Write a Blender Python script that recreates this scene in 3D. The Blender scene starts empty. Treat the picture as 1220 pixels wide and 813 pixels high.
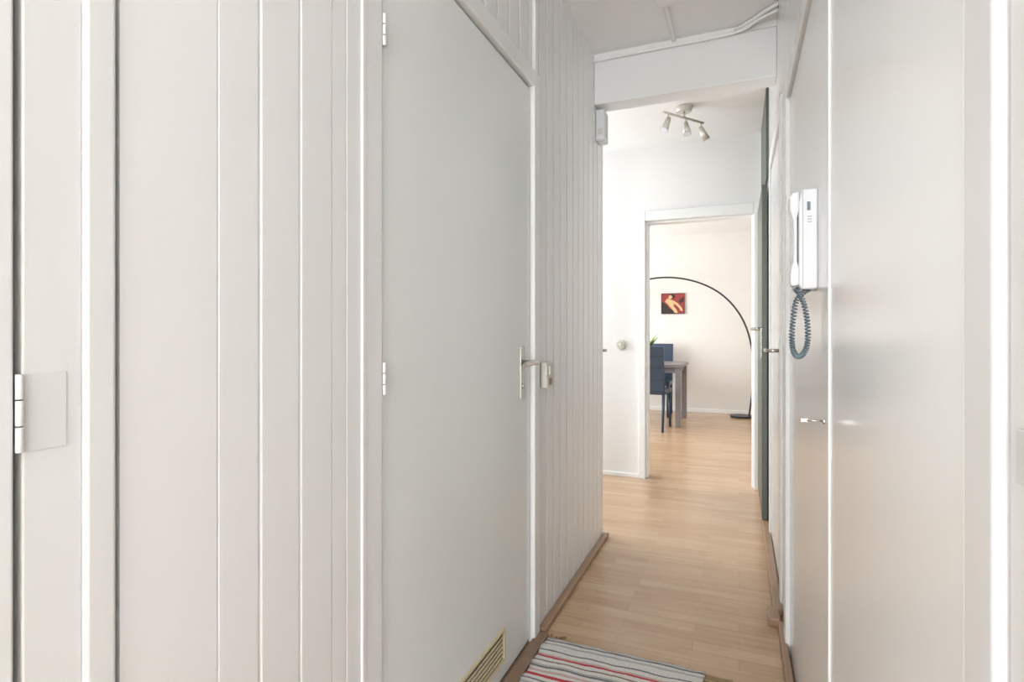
import bpy, bmesh, math, random
from mathutils import Vector, Matrix
random.seed(4)
scene = bpy.context.scene
COL = scene.collection
scene.view_settings.view_transform = 'Standard'

# ---------------------------------------------------------------- materials
def newmat(name):
    m = bpy.data.materials.new(name); m.use_nodes = True
    nt = m.node_tree
    return m, nt, nt.nodes['Principled BSDF']

def paint(name, col, rough=0.35, var=0.03, bump=0.05, scale=6.0, stretch=(1,1,0.15), metallic=0.0, spec=0.5):
    m, nt, b = newmat(name)
    N, L = nt.nodes, nt.links
    tc = N.new('ShaderNodeTexCoord'); mp = N.new('ShaderNodeMapping')
    mp.inputs['Scale'].default_value = stretch
    L.new(tc.outputs['Object'], mp.inputs['Vector'])
    nz = N.new('ShaderNodeTexNoise'); nz.inputs['Scale'].default_value = scale
    nz.inputs['Detail'].default_value = 5
    L.new(mp.outputs[0], nz.inputs['Vector'])
    mx = N.new('ShaderNodeMix'); mx.data_type = 'RGBA'
    mx.inputs['A'].default_value = (*[max(0, c-var) for c in col], 1)
    mx.inputs['B'].default_value = (*[min(1, c+var) for c in col], 1)
    L.new(nz.outputs['Fac'], mx.inputs['Factor'])
    L.new(mx.outputs['Result'], b.inputs['Base Color'])
    b.inputs['Roughness'].default_value = rough
    b.inputs['Metallic'].default_value = metallic
    b.inputs['Specular IOR Level'].default_value = spec
    if bump:
        n2 = N.new('ShaderNodeTexNoise'); n2.inputs['Scale'].default_value = scale*12
        n2.inputs['Detail'].default_value = 3
        L.new(mp.outputs[0], n2.inputs['Vector'])
        bp = N.new('ShaderNodeBump'); bp.inputs['Strength'].default_value = bump
        bp.inputs['Distance'].default_value = 0.004
        L.new(n2.outputs['Fac'], bp.inputs['Height'])
        L.new(bp.outputs[0], b.inputs['Normal'])
    return m

M_panel = paint('panel_white_paint', (0.895,0.885,0.88), 0.27, 0.010, 0.05)
M_panel_dim  = paint('panel_white_dimmed', (0.845,0.832,0.825), 0.30, 0.010, 0.05)  # panel paint darkened to offset the strong light near the camera
M_trim_dim  = paint('trim_white_dimmed', (0.77,0.765,0.755), 0.32, 0.012, 0.04)  # darker copy of the white trim, evens out overbright surfaces close to the camera
M_door  = paint('door_greenish_white_paint', (0.87,0.89,0.875), 0.22, 0.010, 0.03)
M_trim  = paint('trim_white_paint', (0.885,0.89,0.88), 0.32, 0.010, 0.03)
M_cup   = paint('cupboard_white_paint', (0.885,0.89,0.88), 0.18, 0.010, 0.02)
M_wall  = paint('wall_plaster_white', (0.84,0.84,0.83), 0.75, 0.012, 0.35, 10, (1,1,1))
M_cream = paint('living_wall_cream', (0.80,0.775,0.735), 0.8, 0.015, 0.2, 8, (1,1,1))
M_ceil  = paint('ceiling_white', (0.90,0.895,0.885), 0.85, 0.012, 0.25, 12, (1,1,1))
M_green = paint('dark_green_paint', (0.085,0.10,0.08), 0.4, 0.01, 0.05)
M_gap   = paint('shadow_gap', (0.30,0.30,0.28), 0.9, 0.01, 0)
M_metal = paint('brushed_nickel', (0.60,0.58,0.54), 0.25, 0.03, 0.02, 20, metallic=1.0)
M_spot  = paint('satin_cream_metal', (0.66,0.63,0.57), 0.35, 0.03, 0.02, 20, metallic=0.6)
M_hinge = paint('painted_hinge_steel', (0.70,0.70,0.69), 0.4, 0.03, 0.02, 20, metallic=0.1)
M_hplate= paint('painted_hinge_plate', (0.755,0.75,0.74), 0.32, 0.015, 0.02, 20)
M_brass = paint('vent_pale_brass', (0.70,0.60,0.40), 0.4, 0.03, 0.02, 20, metallic=0.1)
M_black = paint('black_metal', (0.02,0.022,0.025), 0.35, 0.004, 0.0)
M_dark  = paint('dark_recess', (0.07,0.055,0.04), 0.9, 0.004, 0.0)
M_plast = paint('white_plastic', (0.78,0.79,0.82), 0.3, 0.005, 0.0)
M_beige = paint('aged_plastic', (0.68,0.66,0.58), 0.4, 0.01, 0.0)
M_cord  = paint('cord_blue_grey', (0.15,0.20,0.23), 0.5, 0.01, 0.0)
M_leath = paint('blue_black_leather', (0.03,0.055,0.10), 0.3, 0.008, 0.2, 30, (1,1,1))
M_table = paint('table_grey_brown_wood', (0.22,0.195,0.195), 0.4, 0.03, 0.1, 10, (1,1,6))
M_leaf  = paint('plant_leaf_green', (0.16,0.30,0.05), 0.5, 0.05, 0.0, 20)
M_pot   = paint('ceramic_pot', (0.55,0.52,0.48), 0.4, 0.02, 0.0)
M_red   = paint('art_red', (0.31,0.04,0.04), 0.6, 0.03, 0.0, 30)
M_yel   = paint('art_ochre', (0.70,0.48,0.25), 0.6, 0.05, 0.0, 30)
M_artk  = paint('art_black', (0.03,0.02,0.02), 0.6, 0.01, 0.0, 30)
M_fring = paint('rug_fringe_brown', (0.34,0.24,0.13), 0.9, 0.04, 0.0, 60)

def floor_mat():
    m, nt, b = newmat('beech_laminate')
    N, L = nt.nodes, nt.links
    tc = N.new('ShaderNodeTexCoord')
    br = N.new('ShaderNodeTexBrick')
    br.inputs['Scale'].default_value = 1.0
    br.inputs['Brick Width'].default_value = 0.42
    br.inputs['Row Height'].default_value = 0.065
    br.inputs['Mortar Size'].default_value = 0.0007
    br.inputs['Mortar Smooth'].default_value = 0.3
    br.offset = 0.37; br.offset_frequency = 2
    br.inputs['Color1'].default_value = (0.68,0.485,0.31,1)
    br.inputs['Color2'].default_value = (0.58,0.39,0.235,1)
    br.inputs['Mortar'].default_value = (0.42,0.27,0.16,1)
    L.new(tc.outputs['Object'], br.inputs['Vector'])
    mp = N.new('ShaderNodeMapping'); mp.inputs['Scale'].default_value = (3,45,1)
    L.new(tc.outputs['Object'], mp.inputs['Vector'])
    nz = N.new('ShaderNodeTexNoise'); nz.inputs['Scale'].default_value = 1.0; nz.inputs['Detail'].default_value = 6
    L.new(mp.outputs[0], nz.inputs['Vector'])
    rp = N.new('ShaderNodeValToRGB')
    rp.color_ramp.elements[0].position = 0.3; rp.color_ramp.elements[0].color = (0.82,0.78,0.74,1)
    rp.color_ramp.elements[1].position = 0.7; rp.color_ramp.elements[1].color = (1,1,1,1)
    L.new(nz.outputs['Fac'], rp.inputs[0])
    mx = N.new('ShaderNodeMix'); mx.data_type = 'RGBA'; mx.blend_type = 'MULTIPLY'
    mx.inputs['Factor'].default_value = 1
    L.new(br.outputs['Color'], mx.inputs['A']); L.new(rp.outputs[0], mx.inputs['B'])
    L.new(mx.outputs['Result'], b.inputs['Base Color'])
    b.inputs['Roughness'].default_value = 0.22
    return m
M_floor = floor_mat()
M_woodtrim = paint('beech_trim', (0.36,0.23,0.14), 0.4, 0.05, 0.0, 14, (3,0.6,3))
M_thresh = paint('threshold_brown', (0.25,0.16,0.105), 0.5, 0.04, 0.0, 14)

def rug_mat():
    m, nt, b = newmat('rag_rug_stripes')
    N, L = nt.nodes, nt.links
    tc = N.new('ShaderNodeTexCoord')
    sp = N.new('ShaderNodeSeparateXYZ'); L.new(tc.outputs['Object'], sp.inputs[0])
    nz = N.new('ShaderNodeTexNoise'); nz.inputs['Scale'].default_value = 14; nz.inputs['Detail'].default_value = 2
    L.new(tc.outputs['Object'], nz.inputs['Vector'])
    a = N.new('ShaderNodeMath'); a.operation = 'MULTIPLY_ADD'
    L.new(nz.outputs['Fac'], a.inputs[0]); a.inputs[1].default_value = 0.012
    L.new(sp.outputs['Y'], a.inputs[2])
    d = N.new('ShaderNodeMath'); d.operation = 'DIVIDE'; L.new(a.outputs[0], d.inputs[0]); d.inputs[1].default_value = 0.235
    f = N.new('ShaderNodeMath'); f.operation = 'FRACT'; L.new(d.outputs[0], f.inputs[0])
    rp = N.new('ShaderNodeValToRGB'); cr = rp.color_ramp; cr.interpolation = 'CONSTANT'
    W=(0.80,0.78,0.74,1); R=(0.58,0.07,0.08,1); G=(0.20,0.20,0.22,1); P=(0.66,0.48,0.46,1); LG=(0.5,0.5,0.5,1); B=(0.30,0.22,0.17,1)
    stops=[(0,W),(0.07,LG),(0.11,W),(0.17,G),(0.20,W),(0.27,R),(0.33,W),(0.38,P),(0.43,W),(0.49,G),(0.53,LG),(0.57,W),(0.64,B),(0.67,W),(0.74,R),(0.78,P),(0.82,W),(0.90,G),(0.93,W)]
    cr.elements[0].position=0; cr.elements[0].color=W
    cr.elements[1].position=0.07; cr.elements[1].color=LG
    for p,c in stops[2:]:
        e = cr.elements.new(p); e.color = c
    L.new(f.outputs[0], rp.inputs[0])
    mp = N.new('ShaderNodeMapping'); mp.inputs['Scale'].default_value=(110,220,1)
    L.new(tc.outputs['Object'], mp.inputs['Vector'])
    n2 = N.new('ShaderNodeTexNoise'); n2.inputs['Scale'].default_value=1
    L.new(mp.outputs[0], n2.inputs['Vector'])
    mx = N.new('ShaderNodeMix'); mx.data_type='RGBA'; mx.blend_type='MULTIPLY'; mx.inputs['Factor'].default_value=0.45
    L.new(rp.outputs[0], mx.inputs['A']); L.new(n2.outputs['Fac'], mx.inputs['B'])
    g = N.new('ShaderNodeMix'); g.data_type='RGBA'; g.blend_type='MULTIPLY'; g.inputs['Factor'].default_value=1; g.inputs['B'].default_value=(1.2,1.2,1.2,1)
    L.new(mx.outputs['Result'], g.inputs['A'])
    L.new(g.outputs['Result'], b.inputs['Base Color'])
    bp = N.new('ShaderNodeBump'); bp.inputs['Strength'].default_value=0.6; bp.inputs['Distance'].default_value=0.004
    L.new(n2.outputs['Fac'], bp.inputs['Height']); L.new(bp.outputs[0], b.inputs['Normal'])
    b.inputs['Roughness'].default_value = 0.95
    return m
M_rug = rug_mat()

# ---------------------------------------------------------------- helpers
def empty(name, loc=(0,0,0)):
    e = bpy.data.objects.new(name, None); e.location = loc; e.empty_display_size=0.1
    COL.objects.link(e); return e
def finish(name, bm, mat, parent=None, bevel=0, smooth=False, seg=2):
    me = bpy.data.meshes.new(name); bmesh.ops.recalc_face_normals(bm, faces=bm.faces)
    bm.to_mesh(me); bm.free()
    ob = bpy.data.objects.new(name, me); COL.objects.link(ob)
    me.materials.append(mat)
    if bevel:
        md = ob.modifiers.new('bevel','BEVEL'); md.width=bevel; md.segments=seg; md.limit_method='ANGLE'
    if smooth:
        for p in me.polygons: p.use_smooth=True
    if parent:
        ob.parent = parent
        ob.matrix_parent_inverse = Matrix.Translation(parent.location).inverted() if parent.type=='EMPTY' else Matrix()
    return ob
def boxes(name, lst, mat, parent=None, bevel=0, seg=2):
    bm = bmesh.new()
    for (x0,x1,y0,y1,z0,z1) in lst:
        r = bmesh.ops.create_cube(bm, size=1)
        for v in r['verts']:
            v.co = Vector(((x0+x1)/2+v.co.x*(x1-x0),(y0+y1)/2+v.co.y*(y1-y0),(z0+z1)/2+v.co.z*(z1-z0)))
    return finish(name,bm,mat,parent,bevel,seg=seg)
def cyl(name, p0, p1, r, mat, parent=None, r2=None, seg=24, bevel=0):
    p0=Vector(p0); p1=Vector(p1); d=p1-p0
    bm=bmesh.new()
    bmesh.ops.create_cone(bm, cap_ends=True, segments=seg, radius1=r, radius2=r if r2 is None else r2, depth=d.length)
    M = Matrix.Translation((p0+p1)/2) @ d.to_track_quat('Z','Y').to_matrix().to_4x4()
    bmesh.ops.transform(bm, matrix=M, verts=bm.verts)
    ob = finish(name,bm,mat,parent,bevel)
    for p in ob.data.polygons: p.use_smooth = len(p.vertices)==4
    return ob
def tube(name, pts, r, mat, parent=None, kind='NURBS', res=6):
    cu = bpy.data.curves.new(name,'CURVE'); cu.dimensions='3D'; cu.bevel_depth=r; cu.bevel_resolution=4; cu.resolution_u=res
    cu.use_fill_caps=True
    s = cu.splines.new(kind); s.points.add(len(pts)-1)
    for i,p in enumerate(pts): s.points[i].co=(*p,1)
    if kind=='NURBS': s.order_u=4; s.use_endpoint_u=True
    tmp = bpy.data.objects.new(name, cu); COL.objects.link(tmp)
    dg = bpy.context.evaluated_depsgraph_get()
    me = bpy.data.meshes.new_from_object(tmp.evaluated_get(dg))
    bpy.data.objects.remove(tmp)
    ob = bpy.data.objects.new(name, me); COL.objects.link(ob)
    me.materials.clear(); me.materials.append(mat)
    for p in me.polygons: p.use_smooth=True
    if parent:
        ob.parent=parent; ob.matrix_parent_inverse = Matrix.Translation(parent.location).inverted()
    return ob
def extrude_poly(name, poly, axis, a0, a1, mat, parent=None, bevel=0, seg=2):
    bm=bmesh.new()
    def P(p,a):
        return {'Y':(p[0],a,p[1]),'Z':(p[0],p[1],a),'X':(a,p[0],p[1])}[axis]
    v0=[bm.verts.new(P(p,a0)) for p in poly]; v1=[bm.verts.new(P(p,a1)) for p in poly]
    n=len(poly)
    bm.faces.new(v0); bm.faces.new(v1[::-1])
    for i in range(n): bm.faces.new((v0[i],v0[(i+1)%n],v1[(i+1)%n],v1[i]))
    return finish(name,bm,mat,parent,bevel,seg=seg)
def grooved(name, y0, y1, z0, z1, xf, xb, grooves, mat, parent=None, gw=0.006, gd=0.005, sq=False):
    pts=[(xb,y0),(xf,y0)]
    for g in grooves:
        if sq:
            pts += [(xf,g-gw),(xf-gd*0.15,g-gw*0.75),(xf-gd,g-gw*0.6),(xf-gd,g+gw*0.6),(xf-gd*0.15,g+gw*0.75),(xf,g+gw)]
        else:
            pts += [(xf,g-gw),(xf-gd*0.25,g-gw*0.6),(xf-gd,g-gw*0.25),(xf-gd,g+gw*0.25),(xf-gd*0.25,g+gw*0.6),(xf,g+gw)]
    pts += [(xf,y1),(xb,y1)]
    return extrude_poly(name, pts, 'Z', z0, z1, mat, parent)

H=2.60
XL=-0.703; XR=0.165; YF=4.42; YB=8.5; Y0=-3.0
# ---------------------------------------------------------------- shell
boxes('floor', [(-3.7,1.7,Y0-0.2,8.7,-0.1,0)], M_floor)
boxes('ceiling', [(-3.7,1.7,Y0-0.2,8.7,H,H+0.1)], M_ceil)
# left wall (opening to an unseen side room added to light the hall, y -1.9..-0.7)
wl = empty('wall_left')
boxes('core', [(-0.83,-0.717,Y0,-1.9,0,H),(-0.83,-0.717,-0.70,3.0,0,H),(-0.83,-0.717,-1.9,-0.70,2.2,H)], M_gap, wl)
zt=2.04
grooved('boards_far', 1.972, 3.06, 0, H, XL, -0.83, [1.985+0.0945*i for i in range(12) if 1.985+0.0945*i<3.04], M_panel, wl, 0.0085, 0.013, True)
grooved('boards_over_door', 0.99, 1.925, 2.10, H, XL-0.004, -0.74, [1.04+0.0945*i for i in range(10) if 1.04+.0945*i<1.9], M_panel, wl, 0.007, 0.010, True)
grooved('boards_near_a', 0.447, 0.62, 0, H, XL, -0.72, [0.586], M_panel_dim, wl, 0.003, 0.0008)
grooved('boards_near_b', 0.62, 0.829, 0, H, XL, -0.72, [0.6626,0.750], M_panel_dim, wl, 0.0045, 0.0028)
grooved('boards_mid', 0.8314, 0.916, 0, H, XL, -0.72, [0.872], M_panel_dim, wl, 0.003,0.0012)
boxes('rear_panel', [(-0.72,XL,Y0,-1.9,0,H),(-0.72,XL,-1.9,-0.70,2.2,H),(-0.84,XL,-0.71,-0.56,0,H),(-0.84,XL,-1.95,-1.9,0,H)], M_panel, wl)
boxes('wall_added_room', [(-2.3,-0.83,-2.2,-2.1,0,H),(-2.3,-0.83,-0.55,-0.45,0,H),(-2.4,-2.3,-2.2,-1.95,0,H),(-2.4,-2.3,-0.65,-0.45,0,H),(-2.4,-2.3,-1.95,-0.65,0,0.3),(-2.4,-2.3,-1.95,-0.65,2.3,H)], M_wall)  # unseen room, added so diffuse side light reaches the hall
boxes('window_added', [(-2.38,-2.32,-1.95,-1.90,0.3,2.3),(-2.38,-2.32,-0.70,-0.65,0.3,2.3),(-2.38,-2.32,-1.90,-0.70,0.3,0.35),(-2.38,-2.32,-1.90,-0.70,2.25,2.3)], M_trim, bevel=0.004)  # frame of the added room's window, out of view
# right wall
wr = empty('wall_right')
boxes('core', [(0.18,0.30,Y0,YF,0,H)], M_gap, wr)
boxes('stile_mid', [(0.162,0.185,1.232,1.335,0,H),(XR,0.185,2.26,2.52,0,H),(XR,0.185,3.46,YF,0,H),
                    (XR,0.185,1.335,2.26,2.0,H),(XR,0.185,2.52,3.46,2.12,H),(XR,0.185,0.53,1.232,2.3,H),(XR,0.185,Y0,0.47,2.15,H),(XR,0.185,Y0,-0.5,0,2.15)], M_cup, wr, 0.002)
# far wall of hall
boxes('wall_far', [(-2.6,-0.69,YF,YF+0.10,0,H),(0.125,1.6,YF,YF+0.10,0,H),(-0.69,0.125,YF,YF+0.10,2.06,H)], M_wall)
boxes('wall_wing', [(-2.6,-0.83,2.96,3.06,0,H)], M_wall)
boxes('wall_wing_end', [(-2.7,-2.6,2.96,3.3,0,H),(-2.7,-2.6,4.25,4.52,0,H),(-2.7,-2.6,3.3,4.25,0,0.9),(-2.7,-2.6,3.3,4.25,2.3,H)], M_wall)
boxes('wall_back', [(-0.83,-0.66,Y0-0.1,Y0,0,H),(0.13,0.30,Y0-0.1,Y0,0,H),(-0.66,0.13,Y0-0.1,Y0,2.4,H),(-0.66,0.13,Y0-0.1,Y0,0,0.15)], M_wall)
boxes('wall_living_back', [(-3.6,1.6,YB,YB+0.1,0,H)], M_cream)
boxes('wall_living_right', [(1.5,1.6,YF+0.1,YB,0,H)], M_cream)
boxes('wall_living_left', [(-3.6,-3.5,YF,5.0,0,H),(-3.6,-3.5,8.0,YB,0,H),(-3.6,-3.5,5.0,8.0,0,0.5),(-3.6,-3.5,5.0,8.0,2.4,H)], M_cream)
boxes('wall_living_front', [(-3.5,-2.6,YF+0.02,YF+0.1,0,H)], M_cream)
# windows
boxes('window_1', [(-3.58,-3.52,5.0,5.06,0.5,2.4),(-3.58,-3.52,7.94,8.0,0.5,2.4),(-3.58,-3.52,6.47,6.53,0.56,2.34),(-3.58,-3.52,5.06,7.94,0.5,0.56),(-3.58,-3.52,5.06,7.94,2.34,2.4)], M_trim, bevel=0.004)
boxes('window_2', [(-2.68,-2.62,3.3,3.35,0.9,2.3),(-2.68,-2.62,4.2,4.25,0.9,2.3),(-2.68,-2.62,3.35,4.2,0.9,0.95),(-2.68,-2.62,3.35,4.2,2.25,2.3)], M_trim, bevel=0.004)
boxes('window_3', [(-0.66,-0.62,Y0-0.08,Y0-0.02,0.15,2.4),(0.09,0.13,Y0-0.08,Y0-0.02,0.15,2.4),(-0.62,0.09,Y0-0.08,Y0-0.02,0.15,0.20),(-0.62,0.09,Y0-0.08,Y0-0.02,2.35,2.4)], M_trim, bevel=0.004)
# beam
boxes('beam', [(XL,XR,2.862,2.98,2.34,2.572)], M_trim, bevel=0.004)
boxes('trim_beam_cap', [(XL,XR,2.855,2.99,2.572,H)], M_ceil)
# baseboards
boxes('baseboard_left', [(XL,-0.672,1.98,3.08,0,0.022)], M_woodtrim, bevel=0.006)
boxes('baseboard_right', [(0.128,XR,2.46,4.40,0,0.03),(0.105,0.150,2.36,2.46,0,0.035)], M_woodtrim, bevel=0.006)
boxes('baseboard_right_near', [(0.138,0.162,1.2,2.34,0,0.04)], M_woodtrim, bevel=0.006)
boxes('baseboard_far', [(-2.6,-0.73,4.408,YF,0,0.035)], M_trim, bevel=0.004)
boxes('baseboard_living', [(-3.5,1.5,YB-0.015,YB,0,0.055)], M_trim, bevel=0.004)

# ---------------------------------------------------------------- hardware
def hinge(parent, x, y, z0, z1, r=0.0055, plate=(0.0,0.03)):
    n=3; h=(z1-z0)/n
    for i in range(n):
        cyl('hinge_knuckle_%d'%(i+1), (x,y,z0+i*h+0.0008),(x,y,z0+(i+1)*h-0.0008), r, M_hinge, parent, bevel=0.0006)
    if plate:
        boxes('hinge_plate',[(x-0.012,x-0.0014,y+plate[0],y+plate[1],z0,z1)],M_hplate,parent,0.0004)

# door 1 (big left door)
d1 = empty('door_1', (XL,1.45,0))
boxes('leaf',[(-0.717,-0.706,0.992,1.902,0.02,zt-0.012)], M_door, d1, 0.002)
boxes('jamb_left',[(-0.72,-0.700,0.919,0.985,0,H)], M_panel_dim, d1, 0.003)
boxes('jamb_bead',[(-0.72,-0.6985,0.916,0.928,0,H)], M_panel_dim, d1, 0.002)
boxes('jamb_right',[(-0.72,-0.690,1.908,1.965,0,2.10),(-0.72,-0.696,1.93,1.965,2.10,H)], M_trim, d1, 0.004)
boxes('head',[(-0.72,-0.69,0.985,1.908,zt,2.10)], M_trim, d1, 0.005)
for z0,z1 in ((1.745,1.815),(1.0,1.072),(0.22,0.29)):
    hinge(d1,-0.699,0.990,z0,z1,0.0048,None)
boxes('lock_plate',[(-0.706,-0.700,1.793,1.831,0.905,1.09)],M_metal,d1,0.002)
cyl('lever_neck',(-0.703,1.812,1.033),(-0.645,1.812,1.033),0.009,M_metal,d1)
tube('lever',[(-0.648,1.818,1.033),(-0.640,1.79,1.035),(-0.642,1.74,1.034),(-0.650,1.70,1.030)],0.008,M_metal,d1)
cyl('keyhole',(-0.702,1.812,0.95),(-0.696,1.812,0.95),0.009,M_metal,d1)
# vent
vg = empty('vent_grille',(-0.70,1.42,0.12))
boxes('frame',[(-0.707,-0.699,1.19,1.655,0.172,0.182),(-0.707,-0.699,1.19,1.655,0.075,0.085),(-0.707,-0.699,1.19,1.202,0.085,0.172),(-0.707,-0.699,1.643,1.655,0.085,0.172)],M_brass,vg,0.001)
boxes('slats',[(-0.7055,-0.7015,1.2,1.645,0.0925+i*0.0148,0.1000+i*0.0148) for i in range(5)],M_brass,vg,0.0008)
boxes('back',[(-0.7062,-0.7052,1.2,1.645,0.085,0.172)],M_dark,vg)
boxes('trim_threshold',[(-0.70,-0.655,0.95,1.965,0,0.018)],M_thresh,bevel=0.004)

# door 2 (near-left, hinge visible)
d2 = empty('door_2',(XL,0,0))
boxes('leaf',[(-0.717,-0.701,-0.5,0.339,0.01,2.05)],M_trim_dim,d2,0.003)
boxes('post',[(-0.72,XL,0.347,0.405,0,H)],M_trim_dim,d2,0.002)
boxes('casing',[(-0.72,-0.698,0.405,0.441,0,H)],M_trim_dim,d2,0.005,3)
boxes('head',[(-0.72,-0.70,-0.56,0.347,2.06,H),(-0.72,-0.70,-0.56,-0.505,0,2.06)],M_trim_dim,d2,0.003)
for z0,z1 in ((1.005,1.089),(0.25,0.334),(1.78,1.864)):
    hinge(d2,-0.7005,0.3435,z0,z1,0.0038,(0.004,0.045))

# right side doors
d3 = empty('door_3',(XR,1.8,0))   # door with intercom
boxes('leaf',[(0.167,0.182,1.345,2.17,0.02,1.955)],M_cup,d3,0.002)
boxes('frame',[(0.152,0.182,2.176,2.255,0,2.02),(0.155,0.182,1.335,2.176,1.965,2.02)],M_trim,d3,0.004)
d4 = empty('door_4',(XR,0.9,0))   # cupboard door
boxes('leaf',[(XR-0.001,0.182,0.536,1.222,0.03,2.28)],M_cup,d4,0.003)
boxes('edge_strip',[(0.1605,0.182,1.2235,1.231,0,H)],M_trim,d4,0.001)
cyl('key_escutcheon',(0.157,1.275,0.955),(0.163,1.275,0.955),0.006,M_metal,d4)
cyl('key_stem',(0.128,1.275,0.955),(0.16,1.275,0.955),0.0022,M_metal,d4)
boxes('key_bow',[(0.117,0.131,1.2735,1.2765,0.951,0.959)],M_metal,d4,0.001)
d5 = empty('door_5',(XR,0,0))
boxes('leaf',[(XR+0.002,0.182,-0.45,0.468,0.02,2.1)],M_trim_dim,d5,0.003)
boxes('casing',[(0.161,0.182,0.474,0.532,0,H)],M_trim_dim,d5,0.006,4)
boxes('latch_plate',[(0.1645,0.168,0.435,0.452,1.035,1.070)],M_hinge,d5,0.001)
d6 = empty('door_6',(XR,3,0))
boxes('leaf',[(0.168,0.182,2.60,3.38,0.02,2.04)],M_cup,d6,0.002)
boxes('frame',[(0.158,0.182,2.52,2.59,0,2.12),(0.158,0.182,3.39,3.46,0,2.12),(0.158,0.182,2.59,3.39,2.05,2.12)],M_trim,d6,0.004)
boxes('lock_plate',[(0.163,0.168,2.66,2.70,0.93,1.11)],M_metal,d6,0.002)
cyl('lever_neck',(0.168,2.68,1.06),(0.112,2.68,1.06),0.008,M_metal,d6)
tube('lever',[(0.114,2.674,1.06),(0.108,2.70,1.062),(0.110,2.76,1.06),(0.115,2.79,1.058)],0.008,M_metal,d6)
# living-room door: frame and dark leaf folded back along right wall
d7 = empty('door_7',(0,YF,0))
boxes('casing',[(-0.728,-0.676,4.402,YF+0.1,0,2.096),(0.104,0.150,4.402,YF+0.1,0,2.096),(-0.676,0.104,4.402,YF+0.1,2.02,2.096)],M_trim,d7,0.005)
boxes('stop',[(-0.676,-0.660,4.45,YF+0.12,0,2.02),(0.090,0.104,4.45,YF+0.12,0,2.02),(-0.66,0.09,4.45,YF+0.12,2.005,2.02)],M_trim,d7,0.003)
boxes('leaf',[(0.128,0.158,3.60,4.39,0.032,2.02)],M_green,d7,0.003)
boxes('lock_plate',[(0.123,0.128,3.63,3.67,0.99,1.17)],M_metal,d7,0.002)
cyl('lever_neck',(0.128,3.65,1.165),(0.078,3.65,1.165),0.009,M_metal,d7)
tube('lever',[(0.080,3.642,1.165),(0.073,3.67,1.167),(0.075,3.73,1.165),(0.078,3.76,1.163)],0.010,M_metal,d7)
boxes('coat_panel',[(0.150,0.165,3.62,4.38,2.06,H)],M_green,bevel=0.003)
# wing door next to corner
d8 = empty('door_8',(-1.2,3.07,0))
boxes('leaf',[(-1.60,-0.80,3.058,3.07,0.02,2.04)],M_door,d8,0.002)
boxes('frame',[(-1.67,-1.60,3.058,3.085,0,2.1),(-0.80,-0.735,3.058,3.085,0,2.1),(-1.60,-0.80,3.058,3.085,2.04,2.1)],M_trim,d8,0.004)
cyl('lever_neck',(-0.86,3.07,1.04),(-0.86,3.13,1.04),0.009,M_metal,d8)
tube('lever',[(-0.86,3.125,1.04),(-0.85,3.13,1.04),(-0.77,3.13,1.04),(-0.71,3.16,1.04),(-0.703,3.16,1.04)],0.009,M_metal,d8)

# switches etc.
sw = empty('light_switch',(XL,2.04,0.98))
boxes('housing',[(XL,-0.672,1.995,2.075,0.925,1.025)],M_beige,sw,0.006,3)
boxes('rocker',[(-0.673,-0.666,2.012,2.058,0.975,1.012)],M_beige,sw,0.002)
boxes('socket_recess',[(-0.6735,-0.671,2.018,2.052,0.937,0.963)],M_thresh,sw,0.001)
rs = empty('rotary_switch',(-0.868,YF,1.05))
cyl('plate',(-0.868,YF,1.05),(-0.868,YF-0.02,1.05),0.042,M_beige,rs,0.038,bevel=0.003)
cyl('ring',(-0.868,YF-0.02,1.05),(-0.868,YF-0.028,1.05),0.026,M_metal,rs)
cyl('knob',(-0.868,YF-0.028,1.05),(-0.868,YF-0.048,1.05),0.014,M_beige,rs,0.012,bevel=0.002)
dc = empty('door_chime',(XL,2.93,2.24))
boxes('housing',[(XL,-0.655,2.885,2.985,2.16,2.325)],M_plast,dc,0.010,3)
boxes('grille',[(-0.656,-0.653,2.905,2.965,2.185+0.014*i,2.190+0.014*i) for i in range(9)],M_beige,dc)
boxes('button',[(-0.69,-0.664,2.881,2.886,2.19,2.22)],M_beige,dc,0.001)

# ceiling junction + conduit + cables
jb = empty('ceiling_junction_box',(-0.297,2.47,H))
cyl('disc',(-0.297,2.48,H),(-0.297,2.48,H-0.022),0.050,M_ceil,jb,0.044,bevel=0.003)
boxes('conduit',[(-0.307,-0.289,2.52,2.86,H-0.014,H)],M_ceil,jb,0.003)
cb = empty('cable_run',(0,2.84,2.56))
tube('cable_1',[(XL,2.851,2.566),(-0.4,2.851,2.568),(-0.1,2.851,2.568),(0.0,2.848,2.57),(0.05,2.82,2.578),(0.09,2.78,2.584),(0.165,2.74,2.585)],0.008,M_trim,cb)
tube('cable_2',[(-0.02,2.853,2.59),(0.03,2.84,2.59),(0.07,2.77,2.59),(0.165,2.70,2.59)],0.008,M_trim,cb)

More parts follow.
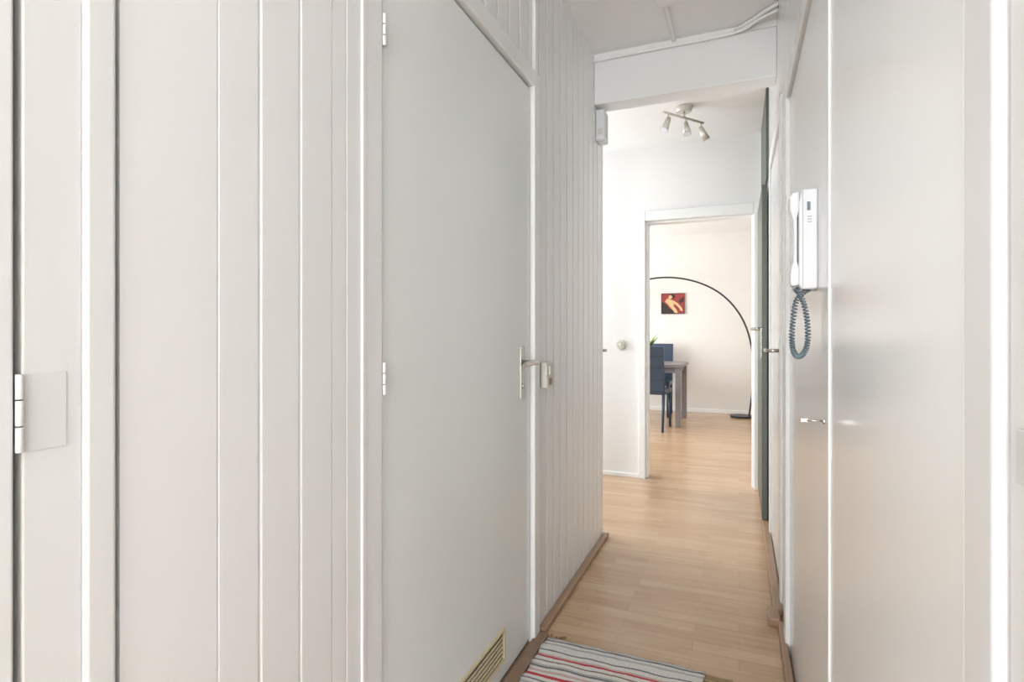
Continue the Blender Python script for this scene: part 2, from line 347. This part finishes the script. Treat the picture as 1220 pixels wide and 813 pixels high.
# ceiling spot fixture
sp = empty('ceiling_spotlight_bar',(-0.32,3.70,H))
c=Vector((-0.327,3.725,0)); d=Vector((0.225,0.29,0)).normalized()
cyl('canopy',(c.x,c.y,H),(c.x,c.y,H-0.035),0.055,M_spot,sp,0.048,bevel=0.003)
cyl('stem',(c.x,c.y,H-0.03),(c.x,c.y,2.535),0.008,M_spot,sp)
e0=c-d*0.18; e1=c+d*0.18
cyl('bar',(e0.x,e0.y,2.530),(e1.x,e1.y,2.530),0.008,M_spot,sp)
for i,(t,dx,dy) in enumerate([(-0.14,-0.02,-0.03),(0.02,0.01,-0.03),(0.16,0.03,0.02)]):
    p=c+d*t
    cyl('swivel_%d'%i,(p.x,p.y,2.530),(p.x,p.y,2.495),0.005,M_spot,sp)
    a=Vector((p.x-dx*0.2,p.y-dy*0.2,2.502)); b_=Vector((p.x+dx,p.y+dy,2.420))
    cyl('spot_shade_%d'%i,a,b_,0.014,M_spot,sp,0.026)
    dd=(b_-a).normalized()
    cyl('spot_bulb_%d'%i,b_-dd*0.004,b_+dd*0.003,0.021,M_plast,sp)

# intercom
ic = empty('intercom_handset',(0.15,1.48,1.3))
UZ=0.030
def up(poly): return [(x,z+UZ) for x,z in poly]
extrude_poly('base',up([(0.167,1.205),(0.134,1.205),(0.128,1.215),(0.128,1.40),(0.133,1.428),(0.138,1.435),(0.167,1.435)]),'Y',1.430,1.525,M_plast,ic,0.004,3)
extrude_poly('handset',up([(0.129,1.215),(0.116,1.212),(0.111,1.22),(0.111,1.245),(0.117,1.27),(0.118,1.32),(0.117,1.365),(0.110,1.39),(0.110,1.42),(0.116,1.43),(0.130,1.43),
   (0.130,1.395),(0.1255,1.37),(0.1255,1.27),(0.130,1.25)]),'Y',1.434,1.482,M_plast,ic,0.003,3)
boxes('seam',[(0.136,0.1370,1.4294,1.4302,1.21+UZ,1.43+UZ)],M_gap,ic)
boxes('label',[(0.145,0.152,1.4292,1.4302,1.385+UZ,1.405+UZ)],M_cord,ic,0.0003)
boxes('slots',[(0.146,0.155,1.4294,1.4302,1.37+UZ-0.006*i,1.3715+UZ-0.006*i) for i in range(3)],M_gap,ic)
# coiled cord
path=[]
def U(t):
    P=[Vector((0.150,1.455,1.236)),Vector((0.126,1.450,1.212)),Vector((0.117,1.445,1.16)),Vector((0.115,1.443,1.11)),Vector((0.122,1.442,1.083)),Vector((0.136,1.442,1.083)),Vector((0.147,1.445,1.11)),Vector((0.147,1.448,1.16)),Vector((0.138,1.450,1.21)),Vector((0.122,1.455,1.240))]
    n=len(P)-1; s=t*n; i=min(int(s),n-1); f=s-i
    p0=P[max(i-1,0)];p1=P[i];p2=P[i+1];p3=P[min(i+2,n)]
    return 0.5*((2*p1)+(p2-p0)*f+(2*p0-5*p1+4*p2-p3)*f*f+(3*p1-p0-3*p2+p3)*f**3)
turns=62; steps=turns*10
for k in range(steps+1):
    t=k/steps; p=U(t); tg=(U(min(t+0.003,1))-U(max(t-0.003,0))).normalized()
    n1=tg.cross(Vector((0,1,0))).normalized(); n2=tg.cross(n1)
    a=2*math.pi*turns*t; rr=0.0048
    path.append(p+n1*math.cos(a)*rr+n2*math.sin(a)*rr)
tube('coiled_cord',path,0.0019,M_cord,ic,'POLY')

# ---------------------------------------------------------------- rug
rg = empty('striped_rug',(-0.38,1.4,0))
bm=bmesh.new(); nx,ny=28,60
x0,x1,y0,y1=-0.652,-0.105,0.75,1.935
vs=[[bm.verts.new((x0+(x1-x0)*i/nx+0.004*math.sin(j*1.3)*(1 if i in(0,nx) else 0), y0+(y1-y0)*j/ny+0.004*math.sin(i*0.9)*(j/ny), 0.010+0.0015*math.sin(i*0.8)*math.sin(j*0.7)+(0.001*random.random()))) for j in range(ny+1)] for i in range(nx+1)]
for i in range(nx):
    for j in range(ny): bm.faces.new((vs[i][j],vs[i+1][j],vs[i+1][j+1],vs[i][j+1]))
rug=finish('weave',bm,M_rug,rg,smooth=True)
md=rug.modifiers.new('s','SOLIDIFY'); md.thickness=0.007; md.offset=-1
k=0
for bx in (-0.64,-0.625,-0.61):
    y=1.935
    tube('tassel_%d'%k,[(bx,y-0.01,0.009),(bx+random.uniform(-.01,.01),y+0.02,0.008),(bx+random.uniform(-.02,.02),y+0.035,0.006),(bx+random.uniform(-.02,.03),y+random.uniform(0.03,.05),0.005)],0.0038,M_fring,rg); k+=1
for by in (1.925,1.915,1.905):
    bx=-0.11
    tube('tassel_%d'%k,[(bx,by,0.009),(bx+0.03,by+random.uniform(-.004,.006),0.008),(bx+0.06,by+random.uniform(-.006,.008),0.006),(bx+0.085+random.uniform(0,.02),by+random.uniform(-.01,.01),0.005)],0.0038,M_fring,rg); k+=1

# ---------------------------------------------------------------- living room furniture
tb = empty('dining_table',(-1.3,7.43,0))
boxes('top',[(-2.1,-0.63,6.98,7.88,0.725,0.765)],M_table,tb,0.004)
boxes('apron',[(-2.04,-0.69,7.02,7.04,0.66,0.725),(-2.04,-0.69,7.82,7.84,0.66,0.725),(-0.70,-0.68,7.04,7.82,0.66,0.725),(-2.05,-2.03,7.04,7.82,0.66,0.725)],M_table,tb)
boxes('legs',[(x,x+0.065,y,y+0.065,0,0.725) for x in(-2.09,-0.715) for y in (6.995,7.80)],M_table,tb,0.004)

def chair(name, cx, cy, ang):
    e=empty(name,(cx,cy,0)); parts=[]
    def bx(n,l,m,b): 
        o=boxes(n,l,m,None,b,3); parts.append(o); return o
    bx('seat',[(-0.21,0.21,-0.20,0.22,0.425,0.485)],M_leath,0.018)
    def prof(z): return -0.20-0.10*((z-0.45)/0.55)**1.3 if z>0.45 else -0.20
    zs=[0.46+0.54*i/10 for i in range(11)]
    poly=[(prof(z)-0.02,z) for z in zs]+[(prof(z)+0.022,z) for z in reversed(zs)]
    o=extrude_poly('backrest',poly,'X',-0.205,0.205,M_leath,None,0.012,3); parts.append(o)
    for i,z in enumerate((0.60,0.74,0.88)):
        parts.append(boxes('back_seam_%d'%i,[(-0.203,0.203,prof(z)-0.0225,prof(z)-0.0195,z-0.003,z+0.003)],M_black,None))
    for i,(x,y,oy) in enumerate([(-0.185,0.19,0.02),(0.185,0.19,0.02),(-0.185,-0.19,-0.06),(0.185,-0.19,-0.06)]):
        parts.append(cyl('leg_%d'%(i+1),(x,y+oy,0),(x,y,0.44),0.014,M_leath,None,0.02,12))
    for o in parts:
        o.parent=e
    e.rotation_euler=(0,0,ang)
    return e
chair('dining_chair',-0.98,6.84,math.radians(-4))
chair('dining_chair',-1.08,8.0,math.radians(180))

# plant on table
pl = empty('potted_plant',(-1.10,7.4,0.765))
PX=-1.10
cyl('pot',(PX,7.4,0.765),(PX,7.4,0.90),0.055,M_pot,pl,0.075,bevel=0.004)
cyl('soil',(PX,7.4,0.885),(PX,7.4,0.903),0.065,M_thresh,pl)
bm=bmesh.new()
for i in range(18):
    a=i*2.399; L=random.uniform(0.20,0.34); out=random.uniform(0.3,0.6)
    prev=None
    for k in range(7):
        t=k/6; r=out*L*t*1.0; z=0.89+L*t*1.15-0.10*t*t
        w=0.020*math.sin(math.pi*min(1,t*0.93+0.07))
        cx=PX+math.cos(a)*r; cy=7.4+math.sin(a)*r
        l=bm.verts.new((cx-math.sin(a)*w,cy+math.cos(a)*w,z)); rr=bm.verts.new((cx+math.sin(a)*w,cy-math.cos(a)*w,z))
        if prev: bm.faces.new((prev[0],prev[1],rr,l))
        prev=(l,rr)
finish('leaves',bm,M_leaf,pl,smooth=True)

# arc lamp
al = empty('arc_floor_lamp',(0.05,8.2,0))
cyl('base',(0.04,8.2,0),(0.04,8.2,0.03),0.15,M_black,al,bevel=0.005,seg=48)
tube('arc',[(0.13,8.2,0.02),(0.165,8.2,0.25),(0.19,8.2,0.6),(0.175,8.2,0.95),(0.095,8.2,1.27),(-0.04,8.2,1.51),(-0.214,8.2,1.70),(-0.434,8.2,1.835),(-0.659,8.2,1.915),(-0.888,8.2,1.955),(-1.135,8.2,1.955),(-1.4,8.2,1.90),(-1.62,8.2,1.80),(-1.72,8.2,1.72)],0.012,M_black,al,res=10)
cyl('shade',(-1.72,8.2,1.74),(-1.76,8.2,1.58),0.06,M_black,al,0.16,40)

# picture
ar = empty('wall_art',(-0.90,YB,1.59))
boxes('canvas',[(-1.065,-0.735,YB-0.025,YB,1.44,1.74)],M_red,ar,0.002)
yy=YB-0.026
def flat(n,pts,m,o): extrude_poly(n,[(-1.065+0.33*x,1.44+0.30*z) for x,z in pts],'Y',yy-0.001*o,yy+0.001,m,ar)
boxes('edge_border',[(-1.067,-0.733,yy-0.001,YB-0.02,1.438,1.446),(-1.067,-0.733,yy-0.001,YB-0.02,1.734,1.742),(-1.067,-1.059,yy-0.001,YB-0.02,1.446,1.734),(-0.741,-0.733,yy-0.001,YB-0.02,1.446,1.734)],M_artk,ar)
flat('dark_skirt',[(0.02,0.02),(0.62,0.02),(0.50,0.16),(0.36,0.26),(0.25,0.42),(0.12,0.55),(0.02,0.60)],M_artk,1)
flat('torso',[(0.16,0.60),(0.24,0.74),(0.36,0.72),(0.46,0.58),(0.56,0.46),(0.50,0.34),(0.38,0.32),(0.30,0.46)],M_yel,2)
flat('arm',[(0.36,0.70),(0.52,0.66),(0.70,0.52),(0.88,0.30),(0.94,0.12),(0.84,0.14),(0.76,0.30),(0.62,0.44),(0.46,0.56)],M_yel,3)
flat('head',[(0.30,0.78),(0.34,0.90),(0.44,0.92),(0.48,0.82),(0.42,0.73),(0.34,0.72)],M_yel,3)
flat('hair',[(0.34,0.90),(0.44,0.98),(0.58,0.93),(0.60,0.80),(0.50,0.74),(0.48,0.84),(0.42,0.92)],M_artk,4)
flat('leg',[(0.40,0.30),(0.54,0.38),(0.66,0.20),(0.72,0.04),(0.58,0.04),(0.52,0.16)],M_yel,3)
flat('black_shape',[(0.74,0.62),(0.96,0.82),(0.96,0.60),(0.84,0.50)],M_artk,2)  # black area of the picture's own design

# ---------------------------------------------------------------- lights
def area(name, loc, rot, sx, sy, power, col=(1,1,1)):
    l=bpy.data.lights.new(name,'AREA'); l.shape='RECTANGLE'; l.size=sx; l.size_y=sy; l.energy=power; l.color=col
    o=bpy.data.objects.new(name,l); o.location=loc; o.rotation_euler=rot; COL.objects.link(o); return o
R=math.radians
area('daylight_window_1',(-3.65,6.5,1.45),(0,R(-90),0),1.9,3.0,160,(0.96,0.98,1.0))
area('daylight_window_2',(-2.75,3.775,1.6),(0,R(-90),0),1.4,0.95,48,(0.97,0.98,1.0))
area('daylight_window_3',(-0.265,Y0-0.15,1.27),(R(90),0,0),0.78,2.25,92,(0.95,0.98,1.0))
area('fill_light_added_room',(-2.45,-1.3,1.3),(0,R(-90),0),2.0,1.3,145,(0.95,0.98,1.0))  # added side light that brightens the near hall
M_fill_glow,nt,b = newmat('fill_lamp_glow'); b.inputs['Base Color'].default_value=(0.9,0.9,0.88,1)  # glow of the lamp added behind the camera
b.inputs['Emission Color'].default_value=(1,0.98,0.95,1); b.inputs['Emission Strength'].default_value=19
lm = empty('added_fill_lamp',(-0.27,-0.7,H))  # unseen lamp added behind the camera to brighten the near corridor
cyl('fill_lamp_disc',(-0.27,-0.7,H-0.02),(-0.27,-0.7,H-0.07),0.16,M_fill_glow,lm,0.13,40,0.01)
cyl('fill_lamp_rim',(-0.27,-0.7,H),(-0.27,-0.7,H-0.02),0.17,M_plast,lm)
w=bpy.data.worlds.new('sky'); scene.world=w; w.use_nodes=True
bg=w.node_tree.nodes['Background']; bg.inputs[0].default_value=(0.85,0.92,1,1); bg.inputs[1].default_value=1.5

# ---------------------------------------------------------------- camera
cam=bpy.data.cameras.new('camera'); co=bpy.data.objects.new('camera',cam); COL.objects.link(co)
co.location=(0,0,1.13); co.rotation_euler=(R(90),0,R(22.25))
cam.sensor_width=36; cam.lens=36*660/1220; cam.shift_y=-7.5/1220; cam.clip_start=0.01
scene.camera=co
